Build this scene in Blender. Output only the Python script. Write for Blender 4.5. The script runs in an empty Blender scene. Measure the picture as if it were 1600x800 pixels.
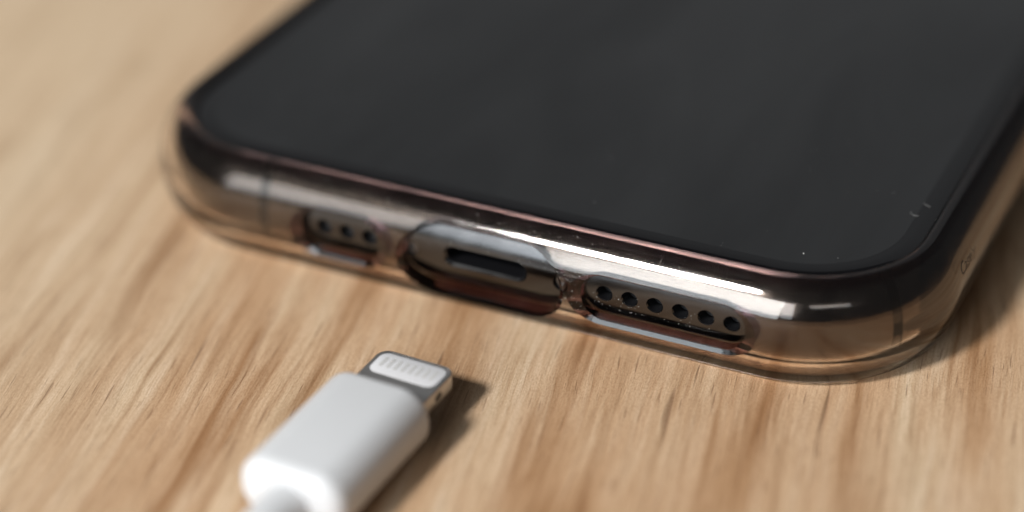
import bpy, bmesh, math, random
from mathutils import Vector, Matrix
from mathutils.bvhtree import BVHTree

random.seed(7)
S = 0.001                      # everything below is written in millimetres
scene = bpy.context.scene
C = scene.collection

# ------------------------------------------------------------------ camera
cam_data = bpy.data.cameras.new('camera')
cam = bpy.data.objects.new('camera', cam_data)
C.objects.link(cam)
Rm = Matrix(((0.90227777, -0.21304801, 0.37484045),
             (0.43071732, 0.48456531, -0.76136657),
             (-0.01942704, 0.84841441, 0.52897598))).to_4x4()
cam.matrix_world = Matrix.Translation(Vector((71.2626, -138.2928, 103.5253)) * S) @ Rm
cam_data.sensor_width = 36.0
cam_data.lens = 3523.69 / 1600.0 * 36.0
cam_data.clip_start = 0.005
cam_data.clip_end = 20.0
cam_data.dof.use_dof = True
cam_data.dof.focus_distance = 0.1795
cam_data.dof.aperture_fstop = 7.2
scene.camera = cam

# ------------------------------------------------------------------ light
world = bpy.data.worlds.new('World')
scene.world = world
world.use_nodes = True
bg = world.node_tree.nodes['Background']
bg.inputs[0].default_value = (0.95, 0.97, 1.0, 1)
bg.inputs[1].default_value = 0.055


def area_light(name, azimuth, elevation, dist, sx, sy, power, color, shape='RECTANGLE', target=(0, 0, 4)):
    """azimuth: degrees left of straight front (-y); the lamp points at the target"""
    d = bpy.data.lights.new(name, 'AREA')
    d.shape = shape
    d.size = sx
    d.size_y = sy
    d.energy = power
    d.color = color
    o = bpy.data.objects.new(name, d)
    C.objects.link(o)
    a, e = math.radians(azimuth), math.radians(elevation)
    v = Vector((-math.sin(a) * math.cos(e), -math.cos(a) * math.cos(e), math.sin(e)))
    o.location = Vector(target) * S + v * dist
    o.rotation_euler = v.to_track_quat('Z', 'Y').to_euler()
    return o


key = area_light('key_lamp', 23, 41, 1.6, 0.25, 0.25, 31.5, (1.0, 0.98, 0.95), 'DISK')
area_light('window_lamp', 10, 20, 1.0, 0.42, 0.54, 5.6, (0.88, 0.955, 1.0))
area_light('strip_fade_lamp', -7, 21, 1.0, 0.14, 0.46, 0.9, (0.90, 0.96, 1.0))  # added dim lamp, steps down the right end of the frame's bright strip
area_light('left_strip_fill_lamp', 31, 20, 1.05, 0.22, 0.44, 0.8, (0.93, 0.97, 1.0))  # added lamp, greys the left part of the strip on the frame
area_light('corner_glint_lamp', -38, 31, 1.2, 0.55, 0.10, 0.35, (0.97, 0.985, 1.0))  # added narrow lamp, puts thin glints on the right corner
area_light('rear_wall_standin', 154, 33, 1.1, 1.3, 0.8, 0.6, (0.96, 0.98, 1.0))  # added lamp standing in for the wall that the screen mirrors

vs = scene.view_settings
vs.view_transform = 'Standard'
vs.look = 'None'
vs.exposure = 0.0
vs.gamma = 1.0
vs.use_curve_mapping = False
cy = scene.cycles
cy.max_bounces = 24
cy.transmission_bounces = 20
cy.glossy_bounces = 12
cy.diffuse_bounces = 4
cy.transparent_max_bounces = 16
cy.caustics_reflective = False
cy.caustics_refractive = True
cy.blur_glossy = 0.3
cy.sample_clamp_indirect = 8.0
cy.use_denoising = True


# ------------------------------------------------------------------ materials
def new_mat(name):
    m = bpy.data.materials.new(name)
    m.use_nodes = True
    nt = m.node_tree
    return m, nt, nt.nodes['Principled BSDF']


def N(nt, kind, **kw):
    n = nt.nodes.new(kind)
    for k, v in kw.items():
        setattr(n, k, v)
    return n


def noise_rough(nt, b, scale, lo, hi, stretch=(1, 1, 1), bump=0.0, bump_scale=None):
    tc = N(nt, 'ShaderNodeTexCoord')
    mp = N(nt, 'ShaderNodeMapping')
    mp.inputs['Scale'].default_value = stretch
    nz = N(nt, 'ShaderNodeTexNoise')
    nz.inputs['Scale'].default_value = scale
    nz.inputs['Detail'].default_value = 5
    mr = N(nt, 'ShaderNodeMapRange')
    mr.inputs[1].default_value = 0.35
    mr.inputs[2].default_value = 0.7
    mr.inputs[3].default_value = lo
    mr.inputs[4].default_value = hi
    nt.links.new(tc.outputs['Object'], mp.inputs['Vector'])
    nt.links.new(mp.outputs[0], nz.inputs['Vector'])
    nt.links.new(nz.outputs[0], mr.inputs[0])
    nt.links.new(mr.outputs[0], b.inputs['Roughness'])
    if bump:
        n2 = N(nt, 'ShaderNodeTexNoise')
        n2.inputs['Scale'].default_value = bump_scale
        n2.inputs['Detail'].default_value = 3
        bp = N(nt, 'ShaderNodeBump')
        bp.inputs['Strength'].default_value = bump
        bp.inputs['Distance'].default_value = 0.00005
        nt.links.new(mp.outputs[0], n2.inputs['Vector'])
        nt.links.new(n2.outputs[0], bp.inputs['Height'])
        nt.links.new(bp.outputs[0], b.inputs['Normal'])


def plain(name, col, rough, metal=0.0, var=0.0, scale=800, ior=1.5, **kw):
    m, nt, b = new_mat(name)
    b.inputs['Base Color'].default_value = (*col, 1)
    b.inputs['Metallic'].default_value = metal
    b.inputs['IOR'].default_value = ior
    b.inputs['Roughness'].default_value = rough
    if var:
        noise_rough(nt, b, scale, max(0.0, rough - var), rough + var, **kw)
    return m


M_STEEL = plain('polished_steel', (0.10, 0.0995, 0.102), 0.20, 1.0, 0.06, 350)
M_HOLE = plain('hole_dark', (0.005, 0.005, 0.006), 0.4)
M_MESH = plain('speaker_mesh_dark', (0.008, 0.008, 0.009), 0.5)
M_SCREW = plain('screw_steel', (0.18, 0.18, 0.185), 0.3, 1.0)
M_BAND = plain('antenna_plastic', (0.006, 0.006, 0.006), 0.5, ior=1.25)
M_GLASS = plain('black_cover_glass', (0.003, 0.003, 0.0035), 0.05, 0, 0.03, 120)
M_DISPLAY = plain('dark_display', (0.0100, 0.0104, 0.0112), 0.12, 0, 0.08, 45, stretch=(1, 0.45, 1))
_nt = M_DISPLAY.node_tree          # faint grease smears on the cover glass
_tc = N(_nt, 'ShaderNodeTexCoord')
_mp = N(_nt, 'ShaderNodeMapping')
_mp.inputs['Rotation'].default_value = (0, 0, 0.5)
_mp.inputs['Scale'].default_value = (1, 0.3, 1)
_nz = N(_nt, 'ShaderNodeTexNoise')
_nz.inputs['Scale'].default_value = 85
_nz.inputs['Detail'].default_value = 6
_nz.inputs['Distortion'].default_value = 0.8
_cr = N(_nt, 'ShaderNodeValToRGB')
_cr.color_ramp.elements[0].position = 0.36
_cr.color_ramp.elements[0].color = (0.0075, 0.0078, 0.0084, 1)
_cr.color_ramp.elements[1].position = 0.68
_cr.color_ramp.elements[1].color = (0.0150, 0.0155, 0.0163, 1)
_nt.links.new(_tc.outputs['Object'], _mp.inputs['Vector'])
_nt.links.new(_mp.outputs[0], _nz.inputs['Vector'])
_nt.links.new(_nz.outputs[0], _cr.inputs[0])
_nt.links.new(_cr.outputs[0], _nt.nodes['Principled BSDF'].inputs['Base Color'])
M_BACK = plain('back_glass', (0.03, 0.03, 0.032), 0.08)
M_WHITE = plain('white_plastic', (0.595, 0.602, 0.615), 0.45, 0, 0.05, 600)
M_WHITE.node_tree.nodes['Principled BSDF'].inputs['Subsurface Weight'].default_value = 0.35
M_WHITE.node_tree.nodes['Principled BSDF'].inputs['Subsurface Radius'].default_value = (1.0, 1.0, 1.0)
M_WHITE.node_tree.nodes['Principled BSDF'].inputs['Subsurface Scale'].default_value = 0.0008
M_CORD = plain('white_cord', (0.76, 0.765, 0.78), 0.5, 0, 0.05, 900, bump=0.2, bump_scale=4000)
M_TAB = plain('tab_steel', (0.58, 0.565, 0.55), 0.40, 1.0, 0.06, 900, bump=0.25, bump_scale=9000)
M_PLATE = plain('contact_plate', (0.66, 0.66, 0.68), 0.35)
M_CONTACT = plain('contact_metal', (0.66, 0.655, 0.65), 0.32, 0.25)
M_DUST = plain('dust', (0.75, 0.73, 0.70), 0.8)
M_PRINT = plain('grey_print', (0.035, 0.03, 0.028), 0.6)

# clear case: slightly warm, a little smudged
M_CASE, nt, b = new_mat('clear_polycarbonate')
b.inputs['Base Color'].default_value = (0.962, 0.850, 0.765, 1)
b.inputs['Transmission Weight'].default_value = 1.0
b.inputs['IOR'].default_value = 1.49
noise_rough(nt, b, 260, 0.04, 0.10)
b.inputs['Specular IOR Level'].default_value = 0.30
tcb = N(nt, 'ShaderNodeTexCoord')
nzb = N(nt, 'ShaderNodeTexNoise')
nzb.inputs['Scale'].default_value = 1100
nzb.inputs['Detail'].default_value = 4
bpb = N(nt, 'ShaderNodeBump')
bpb.inputs['Strength'].default_value = 0.35
bpb.inputs['Distance'].default_value = 0.00001
nt.links.new(tcb.outputs['Object'], nzb.inputs['Vector'])
nt.links.new(nzb.outputs[0], bpb.inputs['Height'])
nt.links.new(bpb.outputs[0], b.inputs['Normal'])
# the raised lip is scuffed by use
src = b.inputs['Roughness'].links[0].from_socket
tc = N(nt, 'ShaderNodeTexCoord')
sx = N(nt, 'ShaderNodeSeparateXYZ')
mr = N(nt, 'ShaderNodeMapRange')
mr.inputs[1].default_value = 0.0093
mr.inputs[2].default_value = 0.0095
mr.inputs[3].default_value = 0.0
mr.inputs[4].default_value = 0.25
ad = N(nt, 'ShaderNodeMath', operation='ADD')
nt.links.new(tc.outputs['Object'], sx.inputs[0])
nt.links.new(sx.outputs[2], mr.inputs[0])
nt.links.new(mr.outputs[0], ad.inputs[0])
nt.links.new(src, ad.inputs[1])
nt.links.new(ad.outputs[0], b.inputs['Roughness'])


def wood_material():
    m, nt, b = new_mat('oak_wood')
    L = nt.links
    tc = N(nt, 'ShaderNodeTexCoord')
    mp = N(nt, 'ShaderNodeMapping', vector_type='TEXTURE')
    mp.inputs['Rotation'].default_value = (0, 0, math.radians(103))
    mp.inputs['Scale'].default_value = (S, S, S)          # -> millimetres, x along the grain
    L.new(tc.outputs['Object'], mp.inputs['Vector'])

    def scaled(vec, sx, sy, off=0.0):
        k = N(nt, 'ShaderNodeMapping')
        k.inputs['Scale'].default_value = (sx, sy, 1)
        k.inputs['Location'].default_value = (off, off * 1.7, 0)
        L.new(vec, k.inputs['Vector'])
        return k.outputs[0]

    def noise(vec, detail=3, rough=0.5, dist=0.0):
        n = N(nt, 'ShaderNodeTexNoise')
        n.inputs['Scale'].default_value = 1.0
        n.inputs['Detail'].default_value = detail
        n.inputs['Roughness'].default_value = rough
        n.inputs['Distortion'].default_value = dist
        L.new(vec, n.inputs['Vector'])
        return n.outputs[0]

    def ramp(fac, *stops):
        r = N(nt, 'ShaderNodeValToRGB')
        el = r.color_ramp.elements
        while len(el) < len(stops):
            el.new(0.5)
        for e, (p, c) in zip(el, stops):
            e.position = p
            e.color = (*c, 1) if isinstance(c, tuple) else (c, c, c, 1)
        L.new(fac, r.inputs[0])
        return r.outputs[0]

    def mix(fac, a, c, blend='MIX'):
        x = N(nt, 'ShaderNodeMix', data_type='RGBA', blend_type=blend)
        if isinstance(fac, float):
            x.inputs[0].default_value = fac
        else:
            L.new(fac, x.inputs[0])
        for s, v in ((6, a), (7, c)):
            if isinstance(v, tuple):
                x.inputs[s].default_value = (*v, 1)
            else:
                L.new(v, x.inputs[s])
        return x.outputs[2]

    def math_(op, a, c):
        x = N(nt, 'ShaderNodeMath', operation=op)
        for s, v in ((0, a), (1, c)):
            if isinstance(v, (int, float)):
                x.inputs[s].default_value = v
            else:
                L.new(v, x.inputs[s])
        return x.outputs[0]

    # bend the grain a little
    wv = N(nt, 'ShaderNodeTexNoise')
    wv.inputs['Scale'].default_value = 1.0
    wv.inputs['Detail'].default_value = 2
    L.new(scaled(mp.outputs[0], 0.035, 0.06), wv.inputs['Vector'])
    sub = N(nt, 'ShaderNodeVectorMath', operation='SUBTRACT')
    sub.inputs[1].default_value = (0.5, 0.5, 0.5)
    L.new(wv.outputs[1], sub.inputs[0])
    mul = N(nt, 'ShaderNodeVectorMath', operation='MULTIPLY')
    mul.inputs[1].default_value = (0.0, 2.6, 0.0)
    L.new(sub.outputs[0], mul.inputs[0])
    add = N(nt, 'ShaderNodeVectorMath', operation='ADD')
    L.new(mp.outputs[0], add.inputs[0])
    L.new(mul.outputs[0], add.inputs[1])
    g = add.outputs[0]

    broad = noise(scaled(g, 0.020, 0.16, 3.1), 3, 0.55)
    med = noise(scaled(g, 0.028, 0.70, 11.0), 4, 0.55, 0.15)
    fine = noise(scaled(g, 0.09, 2.6, 5.0), 3, 0.6)
    fibre = noise(scaled(g, 0.5, 8.0, 8.0), 4, 0.65)
    speck = noise(scaled(g, 3.5, 7.0, 2.0), 2, 0.6)

    base = ramp(broad, (0.30, (0.360, 0.202, 0.100)), (0.42, (0.490, 0.315, 0.188)),
                (0.56, (0.560, 0.395, 0.258)), (0.70, (0.625, 0.485, 0.340)))
    # paler towards one side of the board
    sep = N(nt, 'ShaderNodeSeparateXYZ')
    L.new(g, sep.inputs[0])
    pale_side = N(nt, 'ShaderNodeMapRange', interpolation_type='SMOOTHSTEP')
    pale_side.inputs[1].default_value = 14
    pale_side.inputs[2].default_value = 58
    pale_side.inputs[4].default_value = 0.72
    L.new(sep.outputs[1], pale_side.inputs[0])
    base = mix(pale_side.outputs[0], base, (0.61, 0.478, 0.335))
    medc = ramp(med, (0.32, (0.66, 0.56, 0.46)), (0.48, (1.0, 0.98, 0.95)), (0.58, (1.0, 1.0, 1.0)), (0.72, (1.12, 1.18, 1.26)))
    col = mix(0.62, base, medc, 'MULTIPLY')
    finec = ramp(fine, (0.30, (0.80, 0.74, 0.68)), (0.5, (1.0, 1.0, 1.0)), (0.72, (1.10, 1.12, 1.15)))
    col = mix(0.75, col, finec, 'MULTIPLY')
    fibc = ramp(fibre, (0.32, (0.84, 0.80, 0.76)), (0.55, (1.03, 1.03, 1.03)))
    col = mix(0.9, col, fibc, 'MULTIPLY')
    spc = ramp(speck, (0.36, (0.86, 0.82, 0.78)), (0.56, (1.03, 1.03, 1.03)))
    col = mix(0.95, col, spc, 'MULTIPLY')
    # short cream and brown flecks
    fl = noise(scaled(g, 0.17, 1.7, 51.0), 2, 0.5, 0.4)
    flc = ramp(fl, (0.30, (0.72, 0.63, 0.54)), (0.43, (1.0, 1.0, 1.0)), (0.57, (1.0, 1.0, 1.0)), (0.70, (1.15, 1.22, 1.32)))
    col = mix(0.36, col, flc, 'MULTIPLY')
    # soft wide brown and cream bands
    band_n = noise(scaled(g, 0.022, 0.33, 41.0), 3, 0.5, 0.5)
    bandc = ramp(band_n, (0.30, (0.60, 0.48, 0.37)), (0.44, (1.0, 1.0, 1.0)), (0.56, (1.0, 1.0, 1.0)), (0.68, (1.12, 1.18, 1.26)))
    col = mix(0.9, col, bandc, 'MULTIPLY')
    # long dark vessels
    pore = noise(scaled(g, 0.055, 1.25, 21.0), 1, 0.4)
    pm = ramp(pore, (0.715, 0.0), (0.77, 1.0))
    col = mix(math_('MULTIPLY', pm, 0.55), col, (0.135, 0.066, 0.034))
    # short pores
    pore2 = noise(scaled(g, 0.22, 3.6, 31.0), 1, 0.4)
    pm2 = ramp(pore2, (0.67, 0.0), (0.74, 1.0))
    col = mix(math_('MULTIPLY', pm2, 0.5), col, (0.19, 0.095, 0.048))
    col = mix(math_('MULTIPLY', pale_side.outputs[0], 0.62), col, (0.575, 0.452, 0.315))
    L.new(col, b.inputs['Base Color'])

    rr = N(nt, 'ShaderNodeMapRange')
    rr.inputs[3].default_value = 0.55
    rr.inputs[4].default_value = 0.75
    L.new(fine, rr.inputs[0])
    L.new(rr.outputs[0], b.inputs['Roughness'])
    b.inputs['Specular IOR Level'].default_value = 0.15
    h = math_('ADD', math_('MULTIPLY', fibre, 0.55), math_('MULTIPLY', speck, 0.25))
    h = math_('ADD', h, math_('MULTIPLY', fine, 0.6))
    h = math_('SUBTRACT', h, math_('MULTIPLY', pm, 0.9))
    h = math_('SUBTRACT', h, math_('MULTIPLY', pm2, 0.6))
    bp = N(nt, 'ShaderNodeBump')
    bp.inputs['Strength'].default_value = 0.55
    bp.inputs['Distance'].default_value = 0.00012
    L.new(h, bp.inputs['Height'])
    L.new(bp.outputs[0], b.inputs['Normal'])
    return m


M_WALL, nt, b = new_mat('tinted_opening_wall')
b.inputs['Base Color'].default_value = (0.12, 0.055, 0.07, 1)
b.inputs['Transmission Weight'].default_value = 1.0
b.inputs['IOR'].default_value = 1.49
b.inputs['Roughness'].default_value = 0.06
M_LIP, nt, b = new_mat('smoky_lip')
b.inputs['Base Color'].default_value = (0.52, 0.35, 0.34, 1)
b.inputs['Transmission Weight'].default_value = 1.0
b.inputs['IOR'].default_value = 1.49
noise_rough(nt, b, 300, 0.10, 0.22)
M_WOOD = wood_material()


# ------------------------------------------------------------------ helpers
def tag(o, label=None, cat=None, group=None, kind=None):
    for k, v in (('label', label), ('category', cat), ('group', group), ('kind', kind)):
        if v:
            o[k] = v
    return o


def empty(name, loc, rz=0.0):
    o = bpy.data.objects.new(name, None)
    o.empty_display_size = 0.005
    C.objects.link(o)
    o.location = Vector(loc) * S
    o.rotation_euler = (0, 0, rz)
    return o


def mark_sharp(me, angle=35):
    for p in me.polygons:
        p.use_smooth = True
    me.set_sharp_from_angle(angle=math.radians(angle))


def link_mesh(name, me, mats, parent=None, world_origin=None):
    """me is in mm; world_origin: keep coordinates in world mm although parented to an empty there"""
    if world_origin is not None:
        me.transform(Matrix.Translation(-Vector(world_origin)))
    me.transform(Matrix.Scale(S, 4))
    for m in mats if isinstance(mats, (list, tuple)) else [mats]:
        me.materials.append(m)
    o = bpy.data.objects.new(name, me)
    C.objects.link(o)
    o.parent = parent
    return o


def mesh_from(verts, faces, angle=35, name='mesh'):
    me = bpy.data.meshes.new(name)
    me.from_pydata([tuple(v) for v in verts], [], faces)
    me.validate()
    bm = bmesh.new()
    bm.from_mesh(me)
    bmesh.ops.recalc_face_normals(bm, faces=bm.faces)
    bm.to_mesh(me)
    bm.free()
    mark_sharp(me, angle)
    return me


def ring(hw, y0, y1, rc, inset, z, nc=28, ns=0):
    """rounded rectangle drawn in by inset, at height z"""
    r = max(rc - inset, 0.4)
    x1, ya, yb = hw - inset, y0 + inset, y1 - inset
    pts = []
    for cx, cyy, a0 in ((x1 - r, ya + r, -90), (x1 - r, yb - r, 0), (-x1 + r, yb - r, 90), (-x1 + r, ya + r, 180)):
        for k in range(nc + 1):
            a = math.radians(a0 + 90.0 * k / nc)
            pts.append((cx + r * math.cos(a), cyy + r * math.sin(a), z))
    if ns:
        m = nc + 1
        full = []
        for q in range(4):
            full += pts[q * m:(q + 1) * m]
            a, c = pts[(q + 1) * m - 1], pts[((q + 1) * m) % (4 * m)]
            k_n = ns if q == 3 else ns // 2
            full += [tuple(a[j] + (c[j] - a[j]) * k / k_n for j in range(3)) for k in range(1, k_n)]
        pts = full
    return pts


def loft(rings, cap0=True, cap1=True):
    n = len(rings[0])
    verts = [p for r in rings for p in r]
    faces = []
    for i in range(len(rings) - 1):
        for k in range(n):
            a, c = i * n + k, i * n + (k + 1) % n
            faces.append((a, c, c + n, a + n))
    if cap0:
        faces.append(tuple(range(n))[::-1])
    if cap1:
        faces.append(tuple(range((len(rings) - 1) * n, len(rings) * n)))
    return verts, faces


def catmull(pts, sub=6):
    out = []
    P = [pts[0]] + list(pts) + [pts[-1]]
    for i in range(1, len(P) - 2):
        p0, p1, p2, p3 = (Vector((*P[j], 0)) for j in (i - 1, i, i + 1, i + 2))
        for k in range(sub):
            t = k / sub
            v = 0.5 * ((2 * p1) + (p2 - p0) * t + (2 * p0 - 5 * p1 + 4 * p2 - p3) * t * t + (3 * p1 - p0 - 3 * p2 + p3) * t ** 3)
            out.append((v.x, v.y))
    out.append(pts[-1])
    return out


def stadium(x0, x1, z0, z1, r, off, y, n=12):
    r = r + off
    x0, x1, z0, z1 = x0 - off, x1 + off, z0 - off, z1 + off
    pts = []
    for cx, cz, a0 in ((x1 - r, z1 - r, 0), (x0 + r, z1 - r, 90), (x0 + r, z0 + r, 180), (x1 - r, z0 + r, 270)):
        for k in range(n + 1):
            a = math.radians(a0 + 90 * k / n)
            pts.append((cx + r * math.cos(a), y, cz + r * math.sin(a)))
    return pts


def cutter(x0, x1, z0, z1, r, steps, n=12):
    v, f = loft([stadium(x0, x1, z0, z1, r, off, y, n) for y, off in steps])
    return mesh_from(v, f)


def cut(me, cutters, keep_depth=None):
    """me minus the cutters; original surface keeps its smooth normals; cut walls get material slot 1 beyond keep_depth(y)"""
    me.calc_loop_triangles()
    src = bmesh.new()
    src.from_mesh(me)
    bmesh.ops.triangulate(src, faces=src.faces)
    src.verts.ensure_lookup_table()
    src.faces.ensure_lookup_table()
    bvh = BVHTree.FromBMesh(src)
    o = bpy.data.objects.new('tmp', me)
    C.objects.link(o)
    tmp = []
    for c in cutters:
        co = bpy.data.objects.new('tmpc', c)
        C.objects.link(co)
        md = o.modifiers.new('b', 'BOOLEAN')
        md.operation = 'DIFFERENCE'
        md.solver = 'EXACT'
        md.object = co
        tmp.append(co)
    dg = bpy.context.evaluated_depsgraph_get()
    dg.update()
    res = bpy.data.meshes.new_from_object(o.evaluated_get(dg))
    for t in tmp + [o]:
        bpy.data.objects.remove(t)
    # triangulate so that big n-gons with holes shade properly
    bm = bmesh.new()
    bm.from_mesh(res)
    bmesh.ops.triangulate(bm, faces=bm.faces)
    bm.to_mesh(res)
    bm.free()
    mark_sharp(res, 30)
    vn = {}
    for f in src.faces:
        pass
    # smooth vertex normals of the source that ignore its sharp caps
    acc = [Vector() for _ in src.verts]
    for f in src.faces:
        for lp in f.loops:
            acc[lp.vert.index] += f.normal * lp.calc_angle()
    normals = []
    res_n = [None] * len(res.loops)
    for p in res.polygons:
        onsurf = True
        ns = []
        for li in p.loop_indices:
            co = res.vertices[res.loops[li].vertex_index].co
            loc, nor, fi, d = bvh.find_nearest(co)
            if d > 2e-3:
                onsurf = False
                break
            f = src.faces[fi]
            a, b_, c_ = (v.co for v in f.verts)
            from mathutils.interpolate import poly_3d_calc
            w = poly_3d_calc([a, b_, c_], loc)
            n = sum((acc[v.index].normalized() * wi for v, wi in zip(f.verts, w)), Vector())
            if n.length < 1e-6:
                n = nor
            n.normalize()
            ns.append(n)
        if onsurf and all(n.dot(p.normal) > 0.6 for n in ns):
            for li, n in zip(p.loop_indices, ns):
                res_n[li] = n
        else:
            onsurf = False
        if not onsurf and keep_depth is not None and p.center.y > keep_depth:
            p.material_index = 1
    src.free()
    cn = res.corner_normals
    res.normals_split_custom_set([tuple(n) if n is not None else tuple(cn[i].vector) for i, n in enumerate(res_n)])
    return res


# ------------------------------------------------------------------ table
Z_TABLE = 0.0
bm = bmesh.new()
bmesh.ops.create_cube(bm, size=1.0)
for v in bm.verts:
    v.co = Vector((v.co.x * 700, v.co.y * 560 + 60, v.co.z * 24 - 12 + Z_TABLE))
bmesh.ops.bevel(bm, geom=[e for e in bm.edges], offset=2.0, segments=3, affect='EDGES')
me = bpy.data.meshes.new('tabletop')
bm.to_mesh(me)
bm.free()
mark_sharp(me)
table = link_mesh('tabletop', me, M_WOOD)
tag(table, 'light brown oak tabletop with long grain under the phone and cable', 'table', kind='structure')

# ------------------------------------------------------------------ phone
HW_D, L_D, RC_D, H_D = 35.8, 143.6, 12.1, 8.3
Y_D, Z_D = 1.3, 0.87               # front of the frame, underside of the phone
ZC = Z_D + H_D / 2
PHONE_O = (0, Y_D, Z_D)
phone = empty('smartphone', PHONE_O)
tag(phone, 'dark glass smartphone with polished steel frame lying screen up on wood', 'phone')


def dev_inset(z, n=2.05, a=3.65):
    w = min(1.0, abs(2 * (z - Z_D) / H_D - 1))
    return a * (1 - (1 - w ** n) ** (1 / n))


W_EDGE = 0.93                      # share of the height that is steel
zs = [ZC + math.sin(t) / 1.0 * (H_D / 2) * W_EDGE for t in [(-1 + 2 * k / 44) * math.pi / 2 for k in range(45)]]
rings = [ring(HW_D, Y_D, Y_D + L_D, RC_D, dev_inset(z), z, 28, 20) for z in zs]
v, f = loft(rings)
frame_me = mesh_from(v, f, 40)
HOLE_P = 2.18
speaker_x = [10.72 + HOLE_P * i for i in range(6)]
mic_x = [-15.1 + HOLE_P * i for i in range(3)]
cuts = []
for x in speaker_x + mic_x:
    r = 0.64
    cuts.append(cutter(x - r, x + r, ZC - r, ZC + r, r - 1e-4, [(0.0, .30), (Y_D - .02, .10), (Y_D + .12, 0), (Y_D + 2.4, 0)], 8))
cuts.append(cutter(-3.6, 3.6, ZC - 0.70, ZC + 0.82, 0.75, [(0.0, 1.2), (Y_D - .05, .30), (Y_D + .10, .16), (Y_D + .32, 0), (Y_D + 8.0, 0)], 12))
for x in (-6.95, 6.95):
    r = 0.72
    cuts.append(cutter(x - r, x + r, ZC - r, ZC + r, r - 1e-4, [(0.0, .3), (Y_D - .02, .08), (Y_D + .10, 0), (Y_D + .9, 0)], 8))
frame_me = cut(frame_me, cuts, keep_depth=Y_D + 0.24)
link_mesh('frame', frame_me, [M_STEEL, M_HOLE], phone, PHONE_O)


def disc(name, x, y, z, r, depth, mat, seg=20, recess=0.0):
    """small cap facing the front"""
    rr = [[(x + q * math.cos(2 * math.pi * k / seg), yy, z + q * math.sin(2 * math.pi * k / seg)) for k in range(seg)]
          for q, yy in ((r, y + depth), (r, y + 0.06), (r - 0.06, y), (r * 0.45, y), (r * 0.38, y + recess + 0.001))]
    v, f = loft(rr)
    return link_mesh(name, mesh_from(v, f), mat, phone, PHONE_O)


for x in speaker_x:
    disc('speaker_mesh', x, Y_D + 1.3, ZC, 0.615, 0.3, M_MESH, recess=0.05)
for x in mic_x:
    disc('microphone_mesh', x, Y_D + 0.8, ZC, 0.615, 0.3, M_MESH, recess=0.05)
for x in (-6.95, 6.95):
    disc('screw', x, Y_D + 0.30, ZC, 0.70, 0.4, M_SCREW, recess=0.25)

# back and front glass: slabs with rounded edges
def glass_slab(name, zsign, mat):
    zr = [ZC + zsign * (H_D / 2) * w for w in (W_EDGE - 0.004, 0.955, 0.975, 0.99, 0.998, 1.0)]
    rr = [ring(HW_D, Y_D, Y_D + L_D, RC_D, dev_inset(z) + 0.05, z) for z in zr]
    rr[0] = ring(HW_D, Y_D, Y_D + L_D, RC_D, dev_inset(zr[0]) + 0.06, zr[0] + zsign * 0.03)
    v, f = loft(rr)
    return link_mesh(name, mesh_from(v, f, 50), mat, phone, PHONE_O)


glass_slab('front_glass', 1, M_GLASS)
glass_slab('back_glass', -1, M_BACK)
v, f = loft([ring(HW_D, Y_D, Y_D + L_D, RC_D, 4.1, Z_D + H_D + q) for q in (0.001, 0.006)])
link_mesh('display', mesh_from(v, f), M_DISPLAY, phone, PHONE_O)


# antenna bands: thin inlays that wrap the frame
def band(cx, cyy, nx, ny, width, name='antenna_band'):
    tx, ty = -ny, nx
    vs_, fs_ = [], []
    for i, z in enumerate(zs[2:-2]):
        ins = dev_inset(z) - 0.012
        for s in (-1, 1):
            vs_.append((cx - nx * ins + tx * s * width / 2, cyy - ny * ins + ty * s * width / 2, z))
        for s in (1, -1):
            vs_.append((cx - nx * (ins + .3) + tx * s * width / 2, cyy - ny * (ins + .3) + ty * s * width / 2, z))
    n = len(zs[2:-2])
    for i in range(n - 1):
        for k in range(4):
            a, c = i * 4 + k, i * 4 + (k + 1) % 4
            fs_.append((a, c, c + 4, a + 4))
    fs_ += [(3, 2, 1, 0), tuple(range(4 * n - 4, 4 * n))]
    return link_mesh(name, mesh_from(vs_, fs_, 40), M_BAND, phone, PHONE_O)


band(-20.8, Y_D, 0, -1, 0.95)
for sgn in (1,):
    a = math.radians(53)
    band(sgn * (HW_D - RC_D + RC_D * math.sin(a)), Y_D + RC_D - RC_D * math.cos(a), sgn * math.sin(a), -math.cos(a), 0.85)

# ------------------------------------------------------------------ clear case
HW_C, RC_C = 36.72, 13.0
Y_C0, Y_C1 = 0.22, Y_D + L_D + 0.92
CASE_O = (0, 0, 0)
outer = catmull([(3.1, 0.03), (2.4, 0.05), (1.8, 0.19), (1.32, 0.54), (0.92, 1.12), (0.50, 2.0), (0.16, 3.2), (0.0, 4.5),
                 (0.04, 5.5), (0.24, 6.6), (0.66, 7.65), (1.22, 8.5), (1.82, 9.12), (2.30, 9.43), (2.72, 9.53), (3.06, 9.48), (3.32, 9.34), (3.45, 9.22)], 6)
inner = []
GAP = 0.05
off = Y_D - Y_C0
zi = [Z_D + H_D / 2 + (H_D / 2) * math.sin(t) for t in [(1 - 2 * k / 40) * math.pi / 2 for k in range(41)]]
for z in zi:
    s = (z - ZC) / (H_D / 2)
    ins = dev_inset(z) + off
    # push outwards by the gap along the profile normal
    inner.append((max(off - GAP, ins - GAP * math.sqrt(max(0, 1 - s * s)) - 0.03), z + GAP * s * 0.9))
inner = [p for p in inner if p[0] < 3.30]
prof = outer + [(3.30, Z_D + H_D + GAP * 0.9 - 0.005)] + inner
prof.append((5.5, Z_D - GAP))
rings = [ring(HW_C, Y_C0, Y_C1, RC_C, i, z, 32, 24) for i, z in prof]
v, f = loft(rings)
case_me = mesh_from(v, f, 50)
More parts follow.
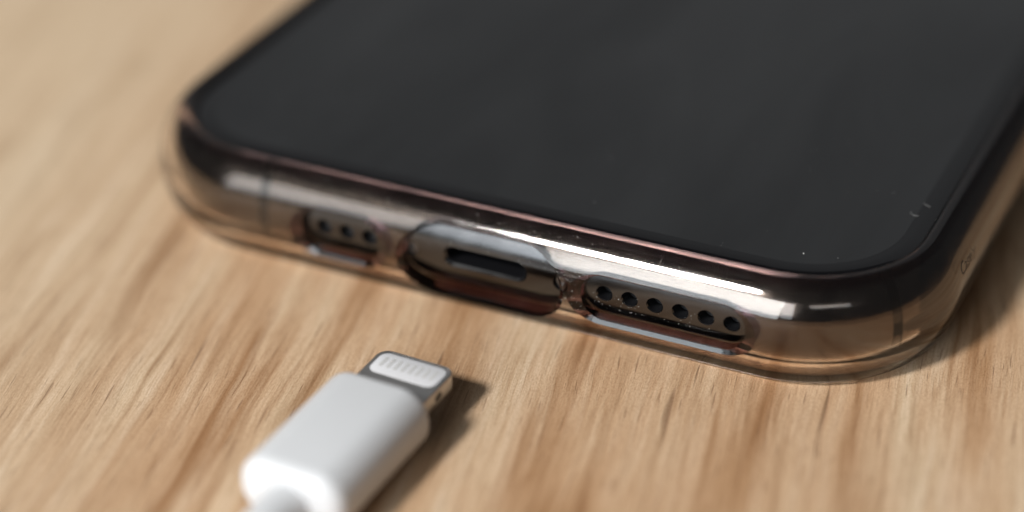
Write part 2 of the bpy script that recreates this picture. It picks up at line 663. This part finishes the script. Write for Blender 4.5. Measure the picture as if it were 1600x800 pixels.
cuts = [
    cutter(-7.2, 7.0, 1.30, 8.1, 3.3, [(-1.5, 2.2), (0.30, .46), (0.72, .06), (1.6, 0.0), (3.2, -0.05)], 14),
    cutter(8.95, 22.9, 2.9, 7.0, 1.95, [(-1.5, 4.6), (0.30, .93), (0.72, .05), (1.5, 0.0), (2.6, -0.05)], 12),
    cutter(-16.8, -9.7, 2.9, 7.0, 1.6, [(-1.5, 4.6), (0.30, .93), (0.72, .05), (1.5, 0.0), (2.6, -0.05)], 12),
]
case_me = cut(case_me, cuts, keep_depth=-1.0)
for p in case_me.polygons:
    if p.material_index == 0 and p.center.z > 9.12:
        p.material_index = 2
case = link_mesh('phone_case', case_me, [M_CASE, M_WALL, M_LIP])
tag(case, 'clear hard plastic case with raised lip and three port openings around the phone', 'phone case')

# small dark print on the right side of the case
fc = bpy.data.curves.new('print', 'FONT')
fc.body = 'Casely'
fc.size = 1.5
fo = bpy.data.objects.new('print_tmp', fc)
C.objects.link(fo)
dg = bpy.context.evaluated_depsgraph_get()
tm = bpy.data.meshes.new_from_object(fo.evaluated_get(dg))
bpy.data.objects.remove(fo)


def case_outer_inset(z):
    best = min(range(len(outer) - 1), key=lambda i: 0 if (outer[i][1] - z) * (outer[i + 1][1] - z) <= 0 and i < 60 else 1)
    (i0, z0), (i1, z1) = outer[best], outer[best + 1]
    return i0 + (i1 - i0) * ((z - z0) / (z1 - z0) if z1 != z0 else 0)


for vtx in tm.vertices:
    y, z = 13.4 + vtx.co.x, 6.2 + vtx.co.y
    vtx.co = (HW_C - case_outer_inset(z) + 0.012, y, z)
mark_sharp(tm)
pr = link_mesh('print', tm, M_PRINT, case)

# ------------------------------------------------------------------ charging cable
YAW = math.radians(-2.6)
TIP = (0.20, -10.8)
CAB_O = (TIP[0], TIP[1], Z_TABLE)
cable = empty('charging_cable', CAB_O, YAW)
tag(cable, 'white charging cable with small flat metal plug pointing at the phone port', 'cable')
BW, BH = 9.0, 5.3
ZB = BH / 2 + 0.0
BOOT_F, BOOT_B = -5.7, -19.1


def xring(hw, hh, n_exp, y, zc_, seg=56):
    pts = []
    for k in range(seg):
        a = 2 * math.pi * k / seg
        c, s = math.cos(a), math.sin(a)
        pts.append((hw * math.copysign(abs(c) ** (2 / n_exp), c), y, zc_ + hh * math.copysign(abs(s) ** (2 / n_exp), s)))
    return pts


def obj_local(name, rings_, mat, parent, angle=40):
    v, f = loft(rings_)
    return link_mesh(name, mesh_from(v, f, angle), mat, parent)


def rounded(hw, hh, y, zc_, r, n=9):
    return stadium(-hw, hw, zc_ - hh, zc_ + hh, r, 0, y, n)


def boot_ring(y, shrink):
    hw, hh = BW / 2 - shrink, BH / 2 - shrink
    # generous sides, flat top: between a stadium and a superellipse
    return rounded(hw, hh, y, ZB, max(0.3, 2.45 - shrink))


br = []
R1 = 0.9
for k in range(7):
    t = math.pi / 2 * k / 6
    br.append(boot_ring(BOOT_F - R1 + R1 * math.cos(t) * 1.0 if k else BOOT_F, R1 * (1 - math.sin(t))))
R2 = 1.25
for k in range(9):
    t = math.pi / 2 * k / 8
    br.append(boot_ring(BOOT_B + R2 - R2 * math.sin(t), R2 * (1 - math.cos(t))))
obj_local('boot', br, M_WHITE, cable, 50)

# tab
TW, TH, TR = 6.68, 1.5, 0.0
tabr = []


def tab_outline(off, z):
    """flat plan shape with rounded tip corners"""
    hw, r, y1 = TW / 2 - off, 1.0, -off
    pts = [(-hw, BOOT_F - 1.0, z)]
    for cx, a0 in ((-hw + r, 180), (hw - r, 90)):
        for k in range(9):
            a = math.radians(a0 - 90 * k / 8)
            pts.append((cx + r * math.cos(a), y1 - r + r * math.sin(a), z))
    pts.append((hw, BOOT_F - 1.0, z))
    return pts


ZT = ZB
tab = obj_local('plug_tab', [tab_outline(.12, ZT - .68), tab_outline(.03, ZT - .64), tab_outline(0, ZT - .55), tab_outline(0, ZT + .64),
                             tab_outline(.03, ZT + .72), tab_outline(.12, ZT + .75)], M_TAB, cable, 60)


def plan_stadium(hw, y0, y1, r, z, n=8):
    pts = []
    for cx, cyy, a0 in ((hw - r, y1 - r, 0), (-hw + r, y1 - r, 90), (-hw + r, y0 + r, 180), (hw - r, y0 + r, 270)):
        for k in range(n + 1):
            a = math.radians(a0 + 90 * k / n)
            pts.append((cx + r * math.cos(a), cyy + r * math.sin(a), z))
    return pts


plate = obj_local('contact_plate', [plan_stadium(2.95, -3.15, -0.42, .75, ZT + .70), plan_stadium(2.95, -3.15, -0.42, .75, ZT + .765),
                                    plan_stadium(2.90, -3.10, -0.47, .70, ZT + .79)], M_PLATE, tab)
cm = None
for k in range(8):
    x = (k - 3.5) * 0.64
    rr = [[(px + x, py, pz) for px, py, pz in plan_stadium(.19, -2.3, -0.95, .18, z, 4)] for z in (ZT + .76, ZT + .792)]
    rr.append([(px + x, py, pz) for px, py, pz in plan_stadium(.15, -2.26, -0.99, .14, ZT + .80, 4)])
    obj_local('contact', rr, M_CONTACT, tab)

for sx_ in (-1, 1):
    obj_local('notch', [[(sx_ * (TW / 2 + o_), -2.9 + .55 * math.cos(a_), ZT + .36 * math.sin(a_)) for a_ in [2 * math.pi * k / 16 for k in range(16)]]
                        for o_ in (-.2, .004)], M_HOLE, tab)

# strain relief and cord
sr = []
for y, r in ((BOOT_B + 0.4, 1.9), (BOOT_B - 0.2, 1.85), (BOOT_B - 2.5, 1.8), (BOOT_B - 6.0, 1.75), (BOOT_B - 6.3, 1.6)):
    sr.append([(r * math.cos(2 * math.pi * k / 32), y, max(ZB - 0.35, r) + r * math.sin(2 * math.pi * k / 32)) for k in range(32)])
obj_local('strain_relief', sr, M_WHITE, cable)
cr = []
for k in range(60):
    t = k / 59
    y = BOOT_B - 5.5 - 150 * t
    x = -9.0 * t * t * 3
    z = 1.5 + 0.55 * max(0, 1 - t * 12)
    cr.append([(x + 1.48 * math.cos(2 * math.pi * j / 24), y, z + 1.48 * math.sin(2 * math.pi * j / 24)) for j in range(24)])
obj_local('cord', cr, M_CORD, cable)

# ------------------------------------------------------------------ dust and lint
def specks(name, pts, label):
    vs_, fs_ = [], []
    for p, nrm, r in pts:
        nrm = nrm.normalized()
        t1 = nrm.orthogonal().normalized()
        t2 = nrm.cross(t1)
        a0 = random.uniform(0, 6.28)
        i = len(vs_)
        k_n = 5
        for k in range(k_n):
            a = a0 + 2 * math.pi * k / k_n
            q = r * random.uniform(.5, 1.2)
            vs_.append(p + (t1 * math.cos(a) + t2 * math.sin(a)) * q + nrm * 0.004)
        vs_.append(p + nrm * (r * 0.7 + 0.004))
        for k in range(k_n):
            fs_.append((i + k, i + (k + 1) % k_n, i + k_n))
    o = link_mesh(name, mesh_from(vs_, fs_, 80), M_DUST)
    tag(o, label, 'dust', kind='stuff')
    return o


bmt = bmesh.new()
bmt.from_mesh(case.data)
bmt.transform(Matrix.Scale(1 / S, 4))
bvh_case = BVHTree.FromBMesh(bmt)
bmt.free()
pts = []


def drop(x, z, r):
    loc, nrm, i, d = bvh_case.ray_cast(Vector((x, -20, z)), Vector((0, 1, 0)))
    if loc is not None and loc.y < 4:
        pts.append((loc, nrm, r))


for k in range(330):
    x = random.gauss(7, 9)
    if -22 < x < 26:
        drop(x, random.uniform(6.8, 9.3), 0.012 + 0.028 * random.random() ** 3)
for k in range(140):
    drop(random.gauss(8.2, 2.2), random.uniform(3.5, 8.5), 0.012 + 0.03 * random.random() ** 3)
for k in range(60):
    drop(random.uniform(-18, 24), random.uniform(1.5, 8.8), 0.012 + 0.025 * random.random() ** 3)
# crumbs on the sill of the speaker opening and in the port opening
bmf = bmesh.new()
bmf.from_mesh(frame_me)
bmf.transform(Matrix.Translation(Vector(PHONE_O)) @ Matrix.Scale(1 / S, 4))
bvh_frame = BVHTree.FromBMesh(bmf)
bmf.free()


def drop_frame(x, z, r):
    loc, nrm, i, d = bvh_frame.ray_cast(Vector((x, -20, z)), Vector((0, 1, 0)))
    if loc is not None and loc.y < 3.5:
        pts.append((loc, nrm, r))


for k in range(70):
    drop_frame(min(22.4, 9.6 + abs(random.gauss(0, 4.5))), random.uniform(3.6, 5.2), 0.012 + 0.03 * random.random() ** 2)
for k in range(60):
    drop_frame(random.uniform(-5.5, 6.3), random.uniform(5.6, 7.6), 0.010 + 0.02 * random.random() ** 3)
specks('dust', pts, 'fine pale dust specks on the clear case around the port openings')

pts = []
ZS = Z_D + H_D + 0.006
for k in range(46):
    pts.append((Vector((random.uniform(-8, 31), random.uniform(5.5, 30), ZS)), Vector((0, 0, 1)), 0.010 + 0.022 * random.random() ** 4))
pts.append((Vector((25.3, 7.1, ZS)), Vector((0, 0, 1)), 0.07))
specks('dust', pts, 'sparse pale dust specks lying on the black phone screen')


# two tiny lint fibres caught beside the right lip
def fibre(path, label):
    rr = []
    for i, p in enumerate(path):
        a = path[min(i + 1, len(path) - 1)]
        b_ = path[max(i - 1, 0)]
        t = (Vector(a) - Vector(b_)).normalized()
        n1 = t.orthogonal().normalized()
        n2 = t.cross(n1)
        rr.append([Vector(p) + (n1 * math.cos(k * math.pi / 3) + n2 * math.sin(k * math.pi / 3)) * 0.005 for k in range(6)])
    v, f = loft(rr)
    o = link_mesh('lint_fibre', mesh_from(v, f, 80), M_DUST)
    tag(o, label, 'lint', 'lint fibres beside the right lip')


ZF = Z_D + H_D + 0.02
fibre([(31.7 + 0.09 * k, 18.3 - 0.05 * k + 0.03 * math.sin(k), ZF + 0.02 * math.sin(k * 1.1) ** 2) for k in range(8)],
      'short pale lint fibre beside the right lip, the farther of two')
fibre([(31.6 + 0.45 * math.cos(0.35 * k + 2.6), 16.5 + 0.3 * math.sin(0.35 * k + 2.6), ZF + 0.02 * math.sin(k * 0.9) ** 2) for k in range(9)],
      'curled pale lint fibre beside the right lip, the nearer of two')
